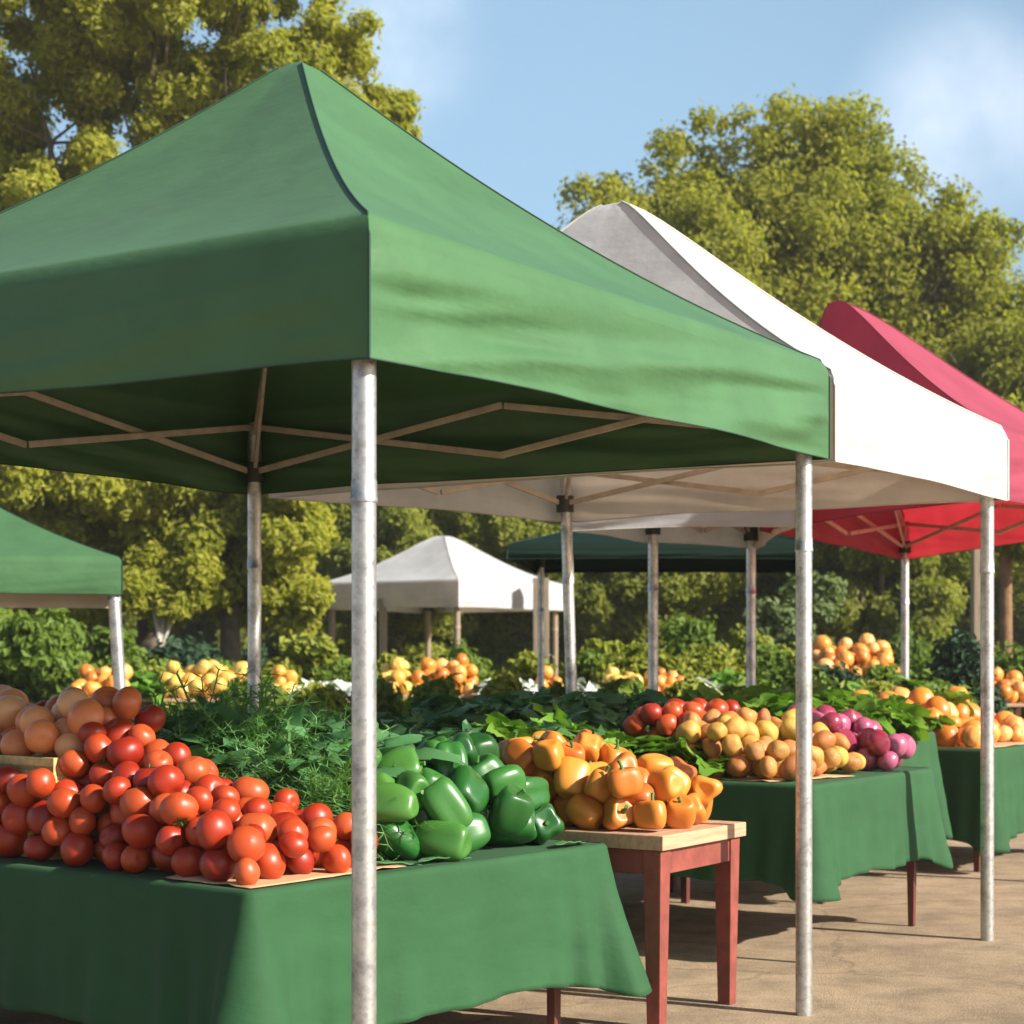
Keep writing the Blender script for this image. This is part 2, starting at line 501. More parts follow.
tent('low off white canopy hidden behind the white tent on slim steel legs', (at(584, 11.65, 0), at(783, 11.3, 0), P751, at(653, 12.7, 0)), 2.27, 2.60, 2.92, M['white_canopy'], M['white_seam'],
     legs=(0, 0, 1, 1), seed=3.8, group='market tents', truss_sides=(2, 3))
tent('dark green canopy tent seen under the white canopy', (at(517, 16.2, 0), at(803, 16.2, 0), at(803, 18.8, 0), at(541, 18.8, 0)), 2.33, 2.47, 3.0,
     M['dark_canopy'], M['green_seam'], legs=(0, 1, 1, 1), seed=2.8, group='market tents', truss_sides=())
# far white tent on wooden posts
tent('small far white canopy tent on weathered wooden posts', (at(457, 30.5, 0), at(555, 33, 0), at(428, 35, 0), at(332, 32, 0)), 2.28, 2.74, 3.75,
     M['white_canopy'], M['white_seam'], leg_r=.055, leg_m=M['grey_wood'], seed=5.5, round_peak=.14, concave=.55, fold=.02, group='market tents', truss_sides=(), over=.14)
for k, (px, z, w, h) in enumerate(((383, 31.2, .13, 2.45), (541, 31.5, .27, 2.8))):
    X = MB(); p = at(px, z, 0); X.box((-w/2, -w/2, 0), (w/2, w/2, h)); o = X.build('wooden_post', M['grey_wood'], None, .01); o.location = p
    tag(o, ('grey wooden post in front of the far white tent', 'thick dark wooden post at the right of the far white tent')[k], 'post', 'wooden posts')
p = at(979, 24, 0); X = MB(); X.box((-.09, -.09, 0), (.09, .09, 2.9)); o = X.build('wooden_post', M['grey_wood'], None, .01); o.location = p
tag(o, 'pale wooden post beside the brown tree trunk', 'post', 'wooden posts')
# green tent at the left
L0 = at(112, 15, 0)
tl = tent('smaller green canopy tent with cream lining beyond the tomatoes', (L0, L0 + Vector((-.75, 3.1, 0)), L0 + Vector((-3.85, 2.4, 0)), L0 + Vector((-3.1, -.7, 0))), 1.985, 2.29, 3.2,
     M['green_canopy'], M['green_seam'], leg_r=.05, seed=6.7, lean=(.14, 0, 0), legs=(1, 0, 1, 1), group='market tents', truss_sides=())
X = MB()
rows = []
for k in range(5):
    rows.append([Vector((1.92 - 3.1*.95*j/20, -1.2 + .16 - .7*.95*j/20 + .02*nz(j*.5, k*.6), 2.0 - .03*k)) for j in range(21)])
X.grid(rows); X.build('lining', M['cream_lining'], tl)


# ------------------------------------------------------------------ tables and cloths
def table(label, u0, v0, lu, lv, h, top_m, leg_m, leg_w=.07, group=None, name='market_table', taper=.55, overhang=.02, rail=True, tt=.035, loc=None, rz=None):
    t = thing(name, label, 'table', UV(u0, v0) if loc is None else loc, RZ if rz is None else rz, group)
    X = MB(); X.box((0, 0, h-tt), (lu, lv, h)); X.build('tabletop', top_m, t, .004)
    o = overhang
    for (x, y) in ((o, o), (lu-o-leg_w, o), (lu-o-leg_w, lv-o-leg_w), (o, lv-o-leg_w)):
        X = MB(); X.box((x, y, 0), (x+leg_w, y+leg_w, h-tt-.003), taper=taper); X.build('leg', leg_m, t, .004)
    if rail:
        X = MB(); q = o+leg_w
        for (a, b) in (((q, o+.01), (lu-q, o+.035)), ((q, lv-o-.035), (lu-q, lv-o-.01)), ((o+.01, q), (o+.035, lv-q)), ((lu-o-.035, q), (lu-o-.01, lv-q))):
            X.box((a[0], a[1], h-tt-.10), (b[0], b[1], h-tt-.004))
        X.build('apron', leg_m, t)
    return t


def cloth(label, u0, v0, lu, lv, h, hem, seed=0.0, corner=.09, loc=None, rz=None, flare=.03, fold_amp=.03):
    rc, re = .035, .022
    per = []   # (point, normal, distance to the nearest corner along the edge)
    def edge(p, q, n):
        L = (q-p).length; k = max(8, int(L/.022))
        for i in range(k):
            s = (i+.5)/k*L
            per.append((p + (q-p)*((i+.5)/k), n, min(s, L-s), 1 if s < L/2 else -1))
    def arc(c, a0):
        for i in range(7):
            a = a0 + PI/2*(i+.5)/7
            n = Vector((math.cos(a), math.sin(a), 0)); per.append((c + n*rc, n, 0, 0))
    lo = .0
    edge(Vector((lo+rc, lo, 0)), Vector((lu-rc, lo, 0)), Vector((0, -1, 0))); arc(Vector((lu-rc, rc, 0)), -PI/2)
    edge(Vector((lu, rc, 0)), Vector((lu, lv-rc, 0)), Vector((1, 0, 0))); arc(Vector((lu-rc, lv-rc, 0)), 0)
    edge(Vector((lu-rc, lv, 0)), Vector((rc, lv, 0)), Vector((0, 1, 0))); arc(Vector((rc, lv-rc, 0)), PI/2)
    edge(Vector((0, lv-rc, 0)), Vector((0, rc, 0)), Vector((-1, 0, 0))); arc(Vector((rc, rc, 0)), PI)
    zt = h + .004; rows = []
    for q in range(5):
        th = q/4*PI/2
        rows.append([p + n*(.005 - re*(1-math.sin(th))) + Vector((0, 0, zt - re*(1-math.cos(th)))) for p, n, d, sg in per])
    K = 26; z1 = zt-re
    for q in range(1, K+1):
        t_ = q/K; row = []
        for i, (p, n, d, sg) in enumerate(per):
            x = p.x*.9 + p.y*1.1
            e = math.exp(-(d/.10)**2)
            w = corner*e*t_**1.2 + flare*t_
            ph = d*2*PI/.17
            w += .045*math.cos(ph)*math.exp(-d/.28)*t_*(1-e*.6)
            w += fold_amp*t_*(nz(p.x*4.5+seed, p.y*4.5, seed) + .6*nz(p.x*9+seed, p.y*9, t_*1.2))
            w += .004*nz(p.x*3, p.y*3 + t_*6, seed+2)
            hz = hem - .055*e + .024*nz(p.x*2.6+seed, p.y*2.6, 5) - .05*math.exp(-d/.4)*.4
            row.append(p + n*(.005 + w) + Vector((0, 0, z1 + (hz-z1)*t_)))
        rows.append(row)
    X = MB(); X.grid(rows, closed=True)
    X.face(rows[0])
    o = X.build('tablecloth', M['green_cloth'], None, solid=.003)
    o.location = UV(u0, v0) if loc is None else loc; o.rotation_euler = (0, 0, RZ if rz is None else rz)
    return tag(o, label, 'tablecloth', 'green tablecloths')


T1 = (0, 0, 1.93, 2.25)
table('long front table under the green cloth with the tomatoes', 0.01, 0.01, 1.91, 2.23, .75, M['pale_wood'], M['dark_leg'], .05, 'market tables', taper=.8, rail=False, overhang=.12, rz=RZ1)
cloth('dark green cloth over the front table holding tomatoes and green peppers', *T1, .75, .25, 1.0, corner=.14, rz=RZ1)
TW = (2.062, -.36, .755, 1.15)
table('bare wooden table with pale top and tapered red legs', *TW, .78, M['pale_wood'], M['red_paint'], .085, 'market tables', tt=.06, taper=.7)
T2 = (3.826, -.22, 1.64, 1.35)
table('table with dark red legs under the cloth with the onions', 3.836, -.21, 1.62, 1.33, .87, M['pale_wood'], M['dark_leg'], .06, 'market tables', taper=.55, rail=False, overhang=.05)
cloth('green cloth over the middle table with potatoes and purple onions', *T2, .87, .40, 3.0, corner=.07)
T3 = (7.95, .29, 1.7, 1.5)
table('table under the cloth with the orange squashes', 7.96, .30, 1.68, 1.48, .85, M['pale_wood'], M['dark_leg'], .06, 'market tables', taper=.7, rail=False, overhang=.1)
cloth('green cloth over the farther table with orange squashes', *T3, .85, .24, 5.0, corner=.07)
# raised back-row tables for the leafy greens
back = [(2.22, .92, 1.53, 1.25, .95, 'back row table heaped with kale behind the orange peppers'),
        (3.92, 1.25, 1.75, 1.15, 1.0, 'back row table of greens behind the onion table'),
        (5.85, .55, 1.75, 1.25, .98, 'back row table of lettuces between the onion and squash tables'),
        (.3, 2.55, 2.2, .95, .95, 'back row table of greens behind the tomato heap')]
for k, (u0, v0, lu, lv, h, lb) in enumerate(back):
    table(lb, u0+.01, v0+.01, lu-.02, lv-.02, h, M['pale_wood'], M['dark_leg'], .06, 'market tables', taper=.7, rail=False, overhang=.08)
    cloth(lb.replace('back row table', 'green cloth on the back row table'), u0, v0, lu, lv, h, .35, 9.0+k, corner=.06)

# ------------------------------------------------------------------ produce meshes
def lathe_mesh(name, rfun, nth=22, nph=14):
    """rfun(theta, phi) -> Vector, phi 0 at the top"""
    mb = MB(); rows = []
    for i in range(nph+1):
        ph = PI*(.002 + .996*i/nph)
        rows.append([rfun(2*PI*j/nth, ph) for j in range(nth)])
    mb.grid(rows, closed=True); mb.face(list(rows[0])); mb.face(list(reversed(rows[-1])))
    mb.f[-2] = tuple(reversed(mb.f[-2])); mb.f[-1] = tuple(reversed(mb.f[-1]))
    mb.f = [tuple(reversed(f)) for f in mb.f]
    return mb.mesh(name)


def tomato_r(seed, lob):
    def f(th, ph):
        s = math.sin(ph); c = math.cos(ph)
        r = 1 + .035*lob*math.cos(5*th+seed)*s*(.5+.5*c) + .05*nz(math.cos(th)*s*1.3+seed, math.sin(th)*s*1.3, c*1.3)
        z = .86*c - .16*math.exp(-(s/.28)**2)*(1 if c > 0 else .25)
        return Vector((r*s*math.cos(th), r*s*math.sin(th), z))
    return f


def pepper_r(seed, lobes, tall):
    def f(th, ph):
        c = math.cos(ph); s = math.sin(ph)
        prof = (abs(s)**.62)*(1 - .16*(1-c)/2)
        lob = 1 + (.15 + .03*math.sin(seed))*math.cos(lobes*th+seed)*(.45+.55*s)
        bend = .10*nz(math.cos(th)*s+seed, math.sin(th)*s, c)
        z = tall*(math.copysign(abs(c)**.85, c)) - .30*math.exp(-(s/.38)**2)*(1 if c > 0 else -.55)
        return Vector((prof*lob*math.cos(th)*(1+bend), prof*lob*math.sin(th)*(1+bend), z))
    return f


def blob_r(seed, ax, amp=.09, tip=0.0, ribs=0):
    def f(th, ph):
        s = math.sin(ph); c = math.cos(ph)
        r = 1 + amp*nz(math.cos(th)*s*1.1+seed*3.7, math.sin(th)*s*1.1, c*1.1+seed)
        if ribs: r *= 1 + .05*math.cos(ribs*th)*s
        z = c*r + (tip*math.exp(-(s/.3)**2) if c > 0 else 0)
        if ribs: z -= .2*math.exp(-(s/.3)**2)*(1 if c > 0 else -.5)
        return Vector((ax[0]*r*s*math.cos(th), ax[1]*r*s*math.sin(th), ax[2]*z))
    return f


def proto(name, me, mat, child=None):
    o = bpy.data.objects.new(name, me)
    if not me.materials: me.materials.append(mat)
    return (o, child)


calyx = MB()
for k in range(6):
    a = 2*PI*k/6
    d = Vector((math.cos(a), math.sin(a), 0)); s = Vector((-d.y, d.x, 0))
    calyx.face([Vector((0, 0, .72)) - s*.05, d*.25 - s*.1 + Vector((0, 0, .80)), d*.6 + Vector((0, 0, .80)), d*.25 + s*.1 + Vector((0, 0, .80))])
calyx.tube([(0, 0, .70), (.02, 0, .85), (.06, .02, 1.0)], [.05, .045, .05], 6)
calyx_me = calyx.mesh('calyx'); calyx_me.materials.append(M['calyx'])
stem = MB(); stem.tube([(0, 0, .62), (.01, 0, .82), (.05, .02, 1.0), (.16, .04, 1.22)], [.20, .11, .09, .12], 8)
stem_me = stem.mesh('stem'); stem_me.materials.append(M['pepper_stem'])
tomato_me = [lathe_mesh('tomato', tomato_r(k*1.9, (k % 3)*.8)) for k in range(4)]
gpep_me = [lathe_mesh('bell_pepper', pepper_r(k*1.3, 3+(k % 2), 1.2+.16*k), 26, 18) for k in range(3)]
opep_me = [lathe_mesh('bell_pepper', pepper_r(k*2.1+.7, 3+(k % 2), .92+.12*k), 26, 18) for k in range(3)]
potato_me = [lathe_mesh('potato', blob_r(k*2.3, (1, .86+.05*k, .8), .22)) for k in range(3)]
onion_me = [lathe_mesh('onion', blob_r(k*1.7, (1, 1, .88), .05, .22)) for k in range(2)]
squash_me = [lathe_mesh('squash', blob_r(k*1.1+.3, (1, .95, .82+.08*k), .10, 0, 8 if k < 2 else 0)) for k in range(3)]
for L_, mm in ((tomato_me, 'tomato'), (gpep_me, 'green_pepper'), (opep_me, 'orange_pepper'), (potato_me, 'potato'), (onion_me, 'purple_onion'), (squash_me, 'squash')):
    for me in L_: me.materials.append(M[mm])


def variants(lst, mat):
    out = []
    for me in lst:
        c = me.copy(); c.materials.clear(); c.materials.append(mat); out.append(c)
    return out


pale_tomato_me = variants(tomato_me, M['pale_tomato']); ysquash_me = variants(squash_me, M['yellow_squash'])


def heap(name, meshes, label, cat, group, place, region, E, base, floor, r, n, child=None, child_me=None, child_p=0.0, tries=70, upright=.25, squash=1.0, seedk=0, jitter=.12):
    """pieces dropped one by one into the deepest hollow under the envelope E(x, y); region = (x0, x1, y0, y1) in table coordinates"""
    rnd = np.random.default_rng(100+seedk)
    P = []; Rr = []
    x0, x1, y0, y1 = region
    objs = []
    for i in range(n):
        ri = r*(1 + jitter*(rnd.random()*2-1))
        xs = rnd.uniform(x0+ri, x1-ri, tries); ys = rnd.uniform(y0+ri, y1-ri, tries)
        fl = np.array([floor(x, y) for x, y in zip(xs, ys)]); z = fl + ri*squash
        if P:
            A = np.array(P); B = np.array(Rr)
            dx = xs[:, None]-A[None, :, 0]; dy = ys[:, None]-A[None, :, 1]
            rr = (B[None, :]+ri)*.94
            q = rr**2 - dx**2 - dy**2
            zz = np.where(q > 0, A[None, :, 2] + np.sqrt(np.maximum(q, 0))*squash, -9)
            z = np.maximum(z, zz.max(1))
        env = np.array([E(x, y) for x, y in zip(xs, ys)])
        gap = env - (z + ri*squash)
        k = int(np.argmax(gap))
        if gap[k] < -.35*ri: continue
        P.append((xs[k], ys[k], z[k])); Rr.append(ri)
        me = meshes[i % len(meshes)]
        o = bpy.data.objects.new(name, me); COL.objects.link(o)
        o.location = place(xs[k], ys[k], base + z[k])
        if rnd.random() < upright: o.rotation_euler = (rnd.normal(0, .35), rnd.normal(0, .35), rnd.uniform(0, 6.28))
        else: o.rotation_euler = (rnd.uniform(0, 6.28), rnd.uniform(0, 6.28), rnd.uniform(0, 6.28))
        s = ri*1.03; o.scale = (s, s, s)
        tag(o, label(xs[k], ys[k], z[k]) if callable(label) else label, cat, group)
        if child_me is not None and rnd.random() < child_p:
            c = bpy.data.objects.new(child, child_me); COL.objects.link(c); c.parent = o
        objs.append(o)
    return objs


def uvplace(x, y, z): return UV(x, y, z)
def uvplace1(x, y, z): return UV1(x, y, z)


# --- wooden risers and the crate that lift the tomato heap
rs = thing('display_riser', 'stepped wooden riser buried under the tomato heap', 'riser', UV1(0, 0, .757), RZ1)
for k, (lo, hi) in enumerate((((.20, .34, 0), (.66, .72, .10)), ((.26, .724, 0), (.74, 1.16, .22)))):
    X = MB(); X.box(lo, hi); X.build('step', M['crate_wood'], rs)
cr = thing('produce_crate', 'yellowish wooden crate lifting the pale tomatoes', 'crate', UV1(.16, 1.20, .757), RZ1)
cw, cl, ch = .62, .95, .34
X = MB(); X.box((0, 0, ch-.02), (cw, cl, ch-.001)); X.build('base', M['crate_wood'], cr)
for (lo, hi) in (((0, 0, 0), (.018, cl, ch+.03)), ((cw-.018, 0, 0), (cw, cl, ch+.03)), ((.02, 0, 0), (cw-.02, .018, ch+.03)), ((.02, cl-.018, 0), (cw-.02, cl, ch+.03))):
    X = MB(); h = (hi[2]-.012)/2
    for q in range(2):
        X.box((lo[0], lo[1], q*(h+.012)), (hi[0], hi[1], q*(h+.012)+h))
    X.build('side', M['crate_wood'], cr, .003)


def fl_tom(u, v):
    if .16 < u < .80 and v > 1.18: return .345
    if .22 < u < .78 and .70 < v <= 1.18: return .225
    if .17 < u < .69 and .31 < v <= .70: return .105
    return 0.0


def E_tom(u, v):
    if v > 1.18 and u >= .60: return .56 - 1.1*(u-.60)
    if v > 1.18 and u > .13: return -1.0
    if v > 1.18: return .36
    return max(.10, min(.13 + 1.15*u, .12 + .34*v, .56, .12 + 1.15*(.70 + .06*v - u)))


def lab_tom(u, v, z):
    if z < .09 and u < .2: return 'round red tomato in the bottom front row on the green cloth'
    if z < .09: return 'red tomato lying low on or beside the brown paper sheet'
    if z > .30: return 'red tomato near the top of the tomato heap'
    return 'red tomato halfway up the slope of the tomato heap'


heap('tomato', tomato_me, lab_tom, 'tomato', 'red tomatoes heaped on the front table', uvplace1, (.03, .72, .05, 2.0), E_tom, .757, fl_tom, .059, 340,
     'calyx', calyx_me, .16, squash=.9, seedk=1, tries=90, jitter=.2)
heap('tomato', pale_tomato_me, 'pale orange tomato heaped on the crate behind the red ones', 'tomato', 'pale tomatoes behind the red heap', uvplace1, (.17, .62, 1.16, 2.2),
     lambda u, v: max(.12, min(.36+.9*(u-.1), .60, 1.0)), .757, fl_tom, .068, 100, 'calyx', calyx_me, .1, squash=.9, seedk=2)
# --- peppers
heap('bell_pepper', gpep_me, lambda u, v, z: 'glossy green bell pepper at the front of the pepper pile' if v < .22 else 'green bell pepper higher in the pile beside the leafy greens',
     'pepper', 'green bell peppers on the front table', uvplace1, (.84, 1.86, .04, .78), lambda u, v: min(.17+.50*v, .40, .17+1.2*(u-.80)), .757, lambda u, v: 0.0, .078, 70,
     'stem', stem_me, 1.0, seedk=3, upright=.3, squash=.95)


heap('bell_pepper', opep_me, lambda u, v, z: 'orange bell pepper at the edge of the bare wooden table' if v < -.15 else 'orange bell pepper in the pile on the bare wooden table',
     'pepper', 'orange bell peppers on the wooden table', uvplace, (2.07, 2.80, -.345, .55), lambda u, v: min(.18+.36*(v+.34), .36, .19+.9*(2.82-u)), .783, lambda u, v: 0.0, .074, 110,
     'stem', stem_me, .8, seedk=4, upright=.3, squash=.95)
# --- potatoes and onions on the middle table
heap('potato', potato_me, 'tan potato in the pile on the middle green cloth', 'potato', 'potatoes on the middle table', uvplace, (3.87, 4.90, -.12, .62),
     lambda u, v: min(.15+.40*(v+.12), .36), .877, lambda u, v: 0.0, .062, 95, seedk=5, squash=.9)
heap('onion', onion_me, lambda u, v, z: 'glossy purple onion at the end of the middle table' if v < .1 else 'dark purple onion higher up the onion pile', 'onion', 'purple onions on the middle table', uvplace,
     (4.92, 5.44, -.20, .46), lambda u, v: min(.14+.42*(v+.2), .36), .877, lambda u, v: 0.0, .067, 60, seedk=6, squash=.9)
heap('tomato', tomato_me, 'deep red tomato behind the potatoes on the middle table', 'tomato', 'tomatoes behind the potatoes', uvplace, (4.2, 4.85, .62, 1.08),
     lambda u, v: .42, .877, lambda u, v: .12, .060, 34, seedk=7, squash=.9)
# --- squashes on the farther table
heap('squash', squash_me, 'round orange squash piled on the farther green cloth', 'squash', 'orange squashes on the farther table', uvplace, (7.98, 9.62, .34, 1.6),
     lambda u, v: min(.18+.42*(v-.3), .46), .857, lambda u, v: 0.0, .088, 95, seedk=8, squash=.85, jitter=.22)


# ------------------------------------------------------------------ leafy greens
def leaf_rows(L, W, ruffle, curl, seed, nu=5, nv=8):
    rows = []
    for i in range(nv+1):
        t = i/nv; w = W*math.sin(PI*min(1, .12+.83*t))**.8*(1 if t > .25 else .25+3*t)
        row = []
        for j in range(nu+1):
            s = j/nu*2-1
            rf = ruffle*abs(s)**1.5*math.sin(t*19 + seed + s*2.2)
            row.append(Vector((s*w, L*t*math.cos(curl*t*.8), -L*t*math.sin(curl*t*.8) + rf + .22*w*s*s)))
        rows.append(row)
    return rows


def greens_mesh(name, mat, n, L, W, ruffle, curl, spread, seed):
    rnd = random.Random(seed); mb = MB()
    for k in range(n):
        a = rnd.uniform(0, 2*PI); el = rnd.uniform(.15, 1.35)
        Mx = Matrix.Translation((rnd.gauss(0, spread), rnd.gauss(0, spread), rnd.uniform(0, .04))) @ Matrix.Rotation(a, 4, 'Z') @ Matrix.Rotation(el, 4, 'X') @ Matrix.Rotation(rnd.gauss(0, .5), 4, 'Y')
        s = rnd.uniform(.7, 1.15)
        mb.grid([[Mx @ p for p in r] for r in leaf_rows(L*s, W*s, ruffle, curl*rnd.uniform(.5, 1.4), rnd.uniform(0, 6))])
    me = mb.mesh(name); me.materials.append(mat); return me


def frond_mesh(name, mat, n, L, seed):
    rnd = random.Random(seed); mb = MB()
    for k in range(n):
        a = rnd.uniform(0, 2*PI); el = rnd.uniform(.1, 1.3); l = L*rnd.uniform(.6, 1.2)
        d = Vector((math.cos(a)*math.cos(el), math.sin(a)*math.cos(el), math.sin(el)))
        p = Vector((rnd.gauss(0, .05), rnd.gauss(0, .05), .01)); side = d.cross(Vector((0, 0, 1))).normalized()
        rows = []; w = rnd.uniform(.0022, .0048)
        for i in range(8):
            rows.append([p - side*w, p + side*w])
            d = (d + Vector((rnd.gauss(0, .26), rnd.gauss(0, .26), rnd.gauss(-.13, .12)))).normalized()
            q = p + d*l/7
            if i > 1:
                for sg in (-1, 1):
                    for m_ in range(3):
                        tip = p + (side*sg + d*.8 + Vector((rnd.gauss(0, .4), rnd.gauss(0, .4), rnd.gauss(0, .4)))).normalized()*rnd.uniform(.03, .07)
                        mb.face([p - d*.0025, p + d*.0025, tip])
            p = q
        mb.grid(rows)
    me = mb.mesh(name); me.materials.append(mat); return me


kale_me = [greens_mesh('kale', M['kale'], 42, .20, .050, .026, 1.4, .05, 10+k) for k in range(3)]
chard_me = [greens_mesh('chard', M['leek'], 30, .27, .045, .03, 1.4, .05, 40+k) for k in range(2)]
lett_me = [greens_mesh('lettuce', M['lettuce'], 24, .19, .07, .02, 1.0, .03, 20+k) for k in range(2)]
dill_me = [frond_mesh('dill', M['dill'], 130, .30, 30+k) for k in range(3)]
cab_me = [greens_mesh('cauliflower', M['pale_cabbage'], 16, .2, .1, .01, 2.2, .02, 50)]


def greens(name, meshes, label, cat, group, spots, place, size=(.85, 1.2)):
    for i, (x, y, z) in enumerate(spots):
        o = bpy.data.objects.new(name, meshes[i % len(meshes)]); COL.objects.link(o)
        o.location = place(x, y, z); o.rotation_euler = (random.gauss(0, .25), random.gauss(0, .25), random.uniform(0, 6.28))
        s = random.uniform(*size); o.scale = (s, s, s*random.uniform(.85, 1.1))
        tag(o, label, cat, group)


def spots(x0, x1, y0, y1, step, zf, keep=None, j=.35):
    out = []
    nx = max(1, round((x1-x0)/step)); ny = max(1, round((y1-y0)/step))
    for a in range(nx):
        for b in range(ny):
            x = x0 + (a+.5+random.uniform(-j, j))*(x1-x0)/nx; y = y0 + (b+.5+random.uniform(-j, j))*(y1-y0)/ny
            if keep is None or keep(x, y): out.append((x, y, zf(x, y)))
    return out


# bins that raise the greens in tiers
def bin_box(label, u0, v0, lu, lv, z, h):
    t = thing('produce_bin', label, 'bin', UV1(u0, v0, z) if z < .8 else UV(u0, v0, z), RZ1 if z < .8 else RZ, 'wooden bins under the greens')
    X = MB(); X.box((.02, .02, 0), (lu-.02, lv-.02, h-.04)); X.build('base', M['crate_wood'], t)
    X = MB(); X.box((0, 0, 0), (lu, .018, h)); X.box((0, lv-.018, 0), (lu, lv, h)); X.box((0, .02, 0), (.018, lv-.02, h)); X.box((lu-.018, .02, 0), (lu, lv-.02, h))
    X.build('side', M['crate_wood'], t)


bin_box('wooden bin buried under the dill and kale', 1.12, .92, .72, 1.3, .757, .20)
gz1 = lambda u, v: .757 + (.17 if (1.1 < u < 1.88 and v > .9) else max(0, min(.12, .3*(v-.4))))
g1 = spots(1.0, 1.84, .86, 2.15, .19, gz1)
greens('dill', dill_me, 'feathery bright green dill bunch behind the red tomatoes', 'dill', 'dill bunches on the front table',
       [(x, y, z+.09) for x, y, z in spots(.94, 1.45, .78, 1.6, .21, gz1) + spots(.84, 1.0, .40, .8, .15, gz1)], uvplace1, (.95, 1.3))
greens('kale', kale_me, 'dark kale bunch on the front table behind the tomatoes', 'kale', 'kale on the front table', g1, uvplace1)
greens('chard', chard_me, 'curly green chard among the dill behind the tomatoes', 'chard', 'chard among the dill', [(x, y, z+.13) for x, y, z in spots(.84, 1.5, .5, 1.8, .19, gz1)], uvplace1, (.85, 1.15))
greens('chard', chard_me, 'broad leaved green chard bunch above the green peppers', 'chard', 'chard above the peppers',
       [(x, y, z+.06) for x, y, z in spots(1.2, 1.86, .78, 1.3, .2, gz1)], uvplace1)
greens('kale', kale_me, 'dark kale bunch on the back row behind the orange peppers', 'kale', 'kale on the back row',
       spots(2.25, 3.7, .98, 2.1, .21, lambda u, v: .965 + .07*min(1, (v-.9)/.5)), uvplace, (.9, 1.25))
greens('lettuce', lett_me, 'bright green lettuce beside the orange peppers', 'lettuce', 'lettuces by the orange peppers',
       spots(2.05, 2.80, .52, .80, .17, lambda u, v: .785 + .14) + spots(2.9, 3.7, .95, 1.15, .17, lambda u, v: 1.04), uvplace)
greens('kale', kale_me, 'dark green kale bunch behind the potatoes and onions', 'kale', 'kale behind the onion table',
       spots(3.98, 5.6, 1.3, 2.3, .23, lambda u, v: 1.015 + .09*min(1, (v-1.2)/.5)), uvplace, (.9, 1.25))
bin_box('wooden bin under the red tomatoes and lettuces', 4.0, .66, 1.2, .44, .877, .12)
greens('lettuce', lett_me, 'pale lettuce at the corner of the potato pile', 'lettuce', 'lettuces by the potatoes',
       spots(3.87, 4.2, .30, 1.05, .16, lambda u, v: .885 + .06*(v > .5)), uvplace, (.8, 1.1))
greens('lettuce', lett_me, 'light green lettuce between the onions and the squashes', 'lettuce', 'lettuces on the far back row',
       spots(5.9, 7.55, .6, 1.75, .24, lambda u, v: .995 + .10*min(1, (v-.55)/.5)), uvplace, (.95, 1.3))
greens('kale', kale_me, 'dark kale bunch on the back table beyond the tomatoes', 'kale', 'kale beyond the tomatoes',
       spots(.35, 2.45, 2.6, 3.45, .24, lambda u, v: .96 + .08), uvplace, (.9, 1.3))
greens('lettuce', lett_me, 'small lettuce tucked among the orange squashes', 'lettuce', 'lettuces among the squashes',
       [(8.1, 1.0, 1.10), (8.2, 1.35, 1.16), (8.9, .9, 1.10), (8.05, .75, 1.0), (9.2, 1.3, 1.2)], uvplace, (.8, 1.0))

# leek leaves lying flat at the front edge, paper sheets
def flat_leaf(label, u, v, ang, L, W):
    rows = leaf_rows(L, W, .004, .12, 1.0)
    X = MB(); X.grid(rows); o = X.build('leek_leaf', M['leek'], None, solid=.003)
    o.location = UV1(u, v, .772); o.rotation_euler = (.02, 0, RZ1 + ang); tag(o, label, 'leek leaf', 'leek leaves on the cloth edge')


flat_leaf('long flat leek leaf lying along the table edge below the peppers', .86, .06, -1.45, .36, .030)
flat_leaf('short leek leaf hanging by the tent pole', .66, .16, -1.9, .26, .026)
flat_leaf('pale leek leaf beside the corner of the wooden table', 1.62, .03, -1.4, .24, .035)


def sheet(label, pts, z, mat, seed):
    X = MB(); rows = []
    a, b, c, d = [Vector((p[0], p[1], 0)) for p in pts]
    for i in range(13):
        t = i/12; rows.append([(a+(b-a)*t)+((d+(c-d)*t)-(a+(b-a)*t))*(j/12) + Vector((0, 0, .003 + .012*max(0, nz(i*.45+seed, j*.45, seed)))) for j in range(13)])
    X.grid(rows); o = X.build('paper_sheet', mat, None, solid=.0015); r1 = z < .8; o.location = UV(0, 0, z); o.rotation_euler = (0, 0, RZ1 if r1 else RZ)
    tag(o, label, 'paper sheet', 'brown paper sheets')


sheet('brown paper sheet under the tomatoes at the table corner', [(.03, .03), (.80, .06), (.80, .42), (.04, .45)], .756, M['paper'], 1)
sheet('brown paper sheet under the potatoes', [(3.86, .02), (4.5, -.16), (4.6, .3), (3.9, .5)], .876, M['paper'], 2)
sheet('brown paper sheet under the orange squashes', [(7.97, .33), (9.2, .31), (9.2, .9), (7.97, 1.2)], .856, M['paper'], 3)
X = MB(); rows = []
for i in range(6):
    rows.append([Vector((i*.014, j*.016, .015*nz(i*.8, j*.8, 3)+.05*i/6)) for j in range(6)])
X.grid(rows); o = X.build('price_card', M['white_paper'], None, solid=.002); o.location = UV1(.95, 1.55, 1.16); o.rotation_euler = (.6, .3, .2)
tag(o, 'crumpled white card tucked behind the tomato heap', 'card')

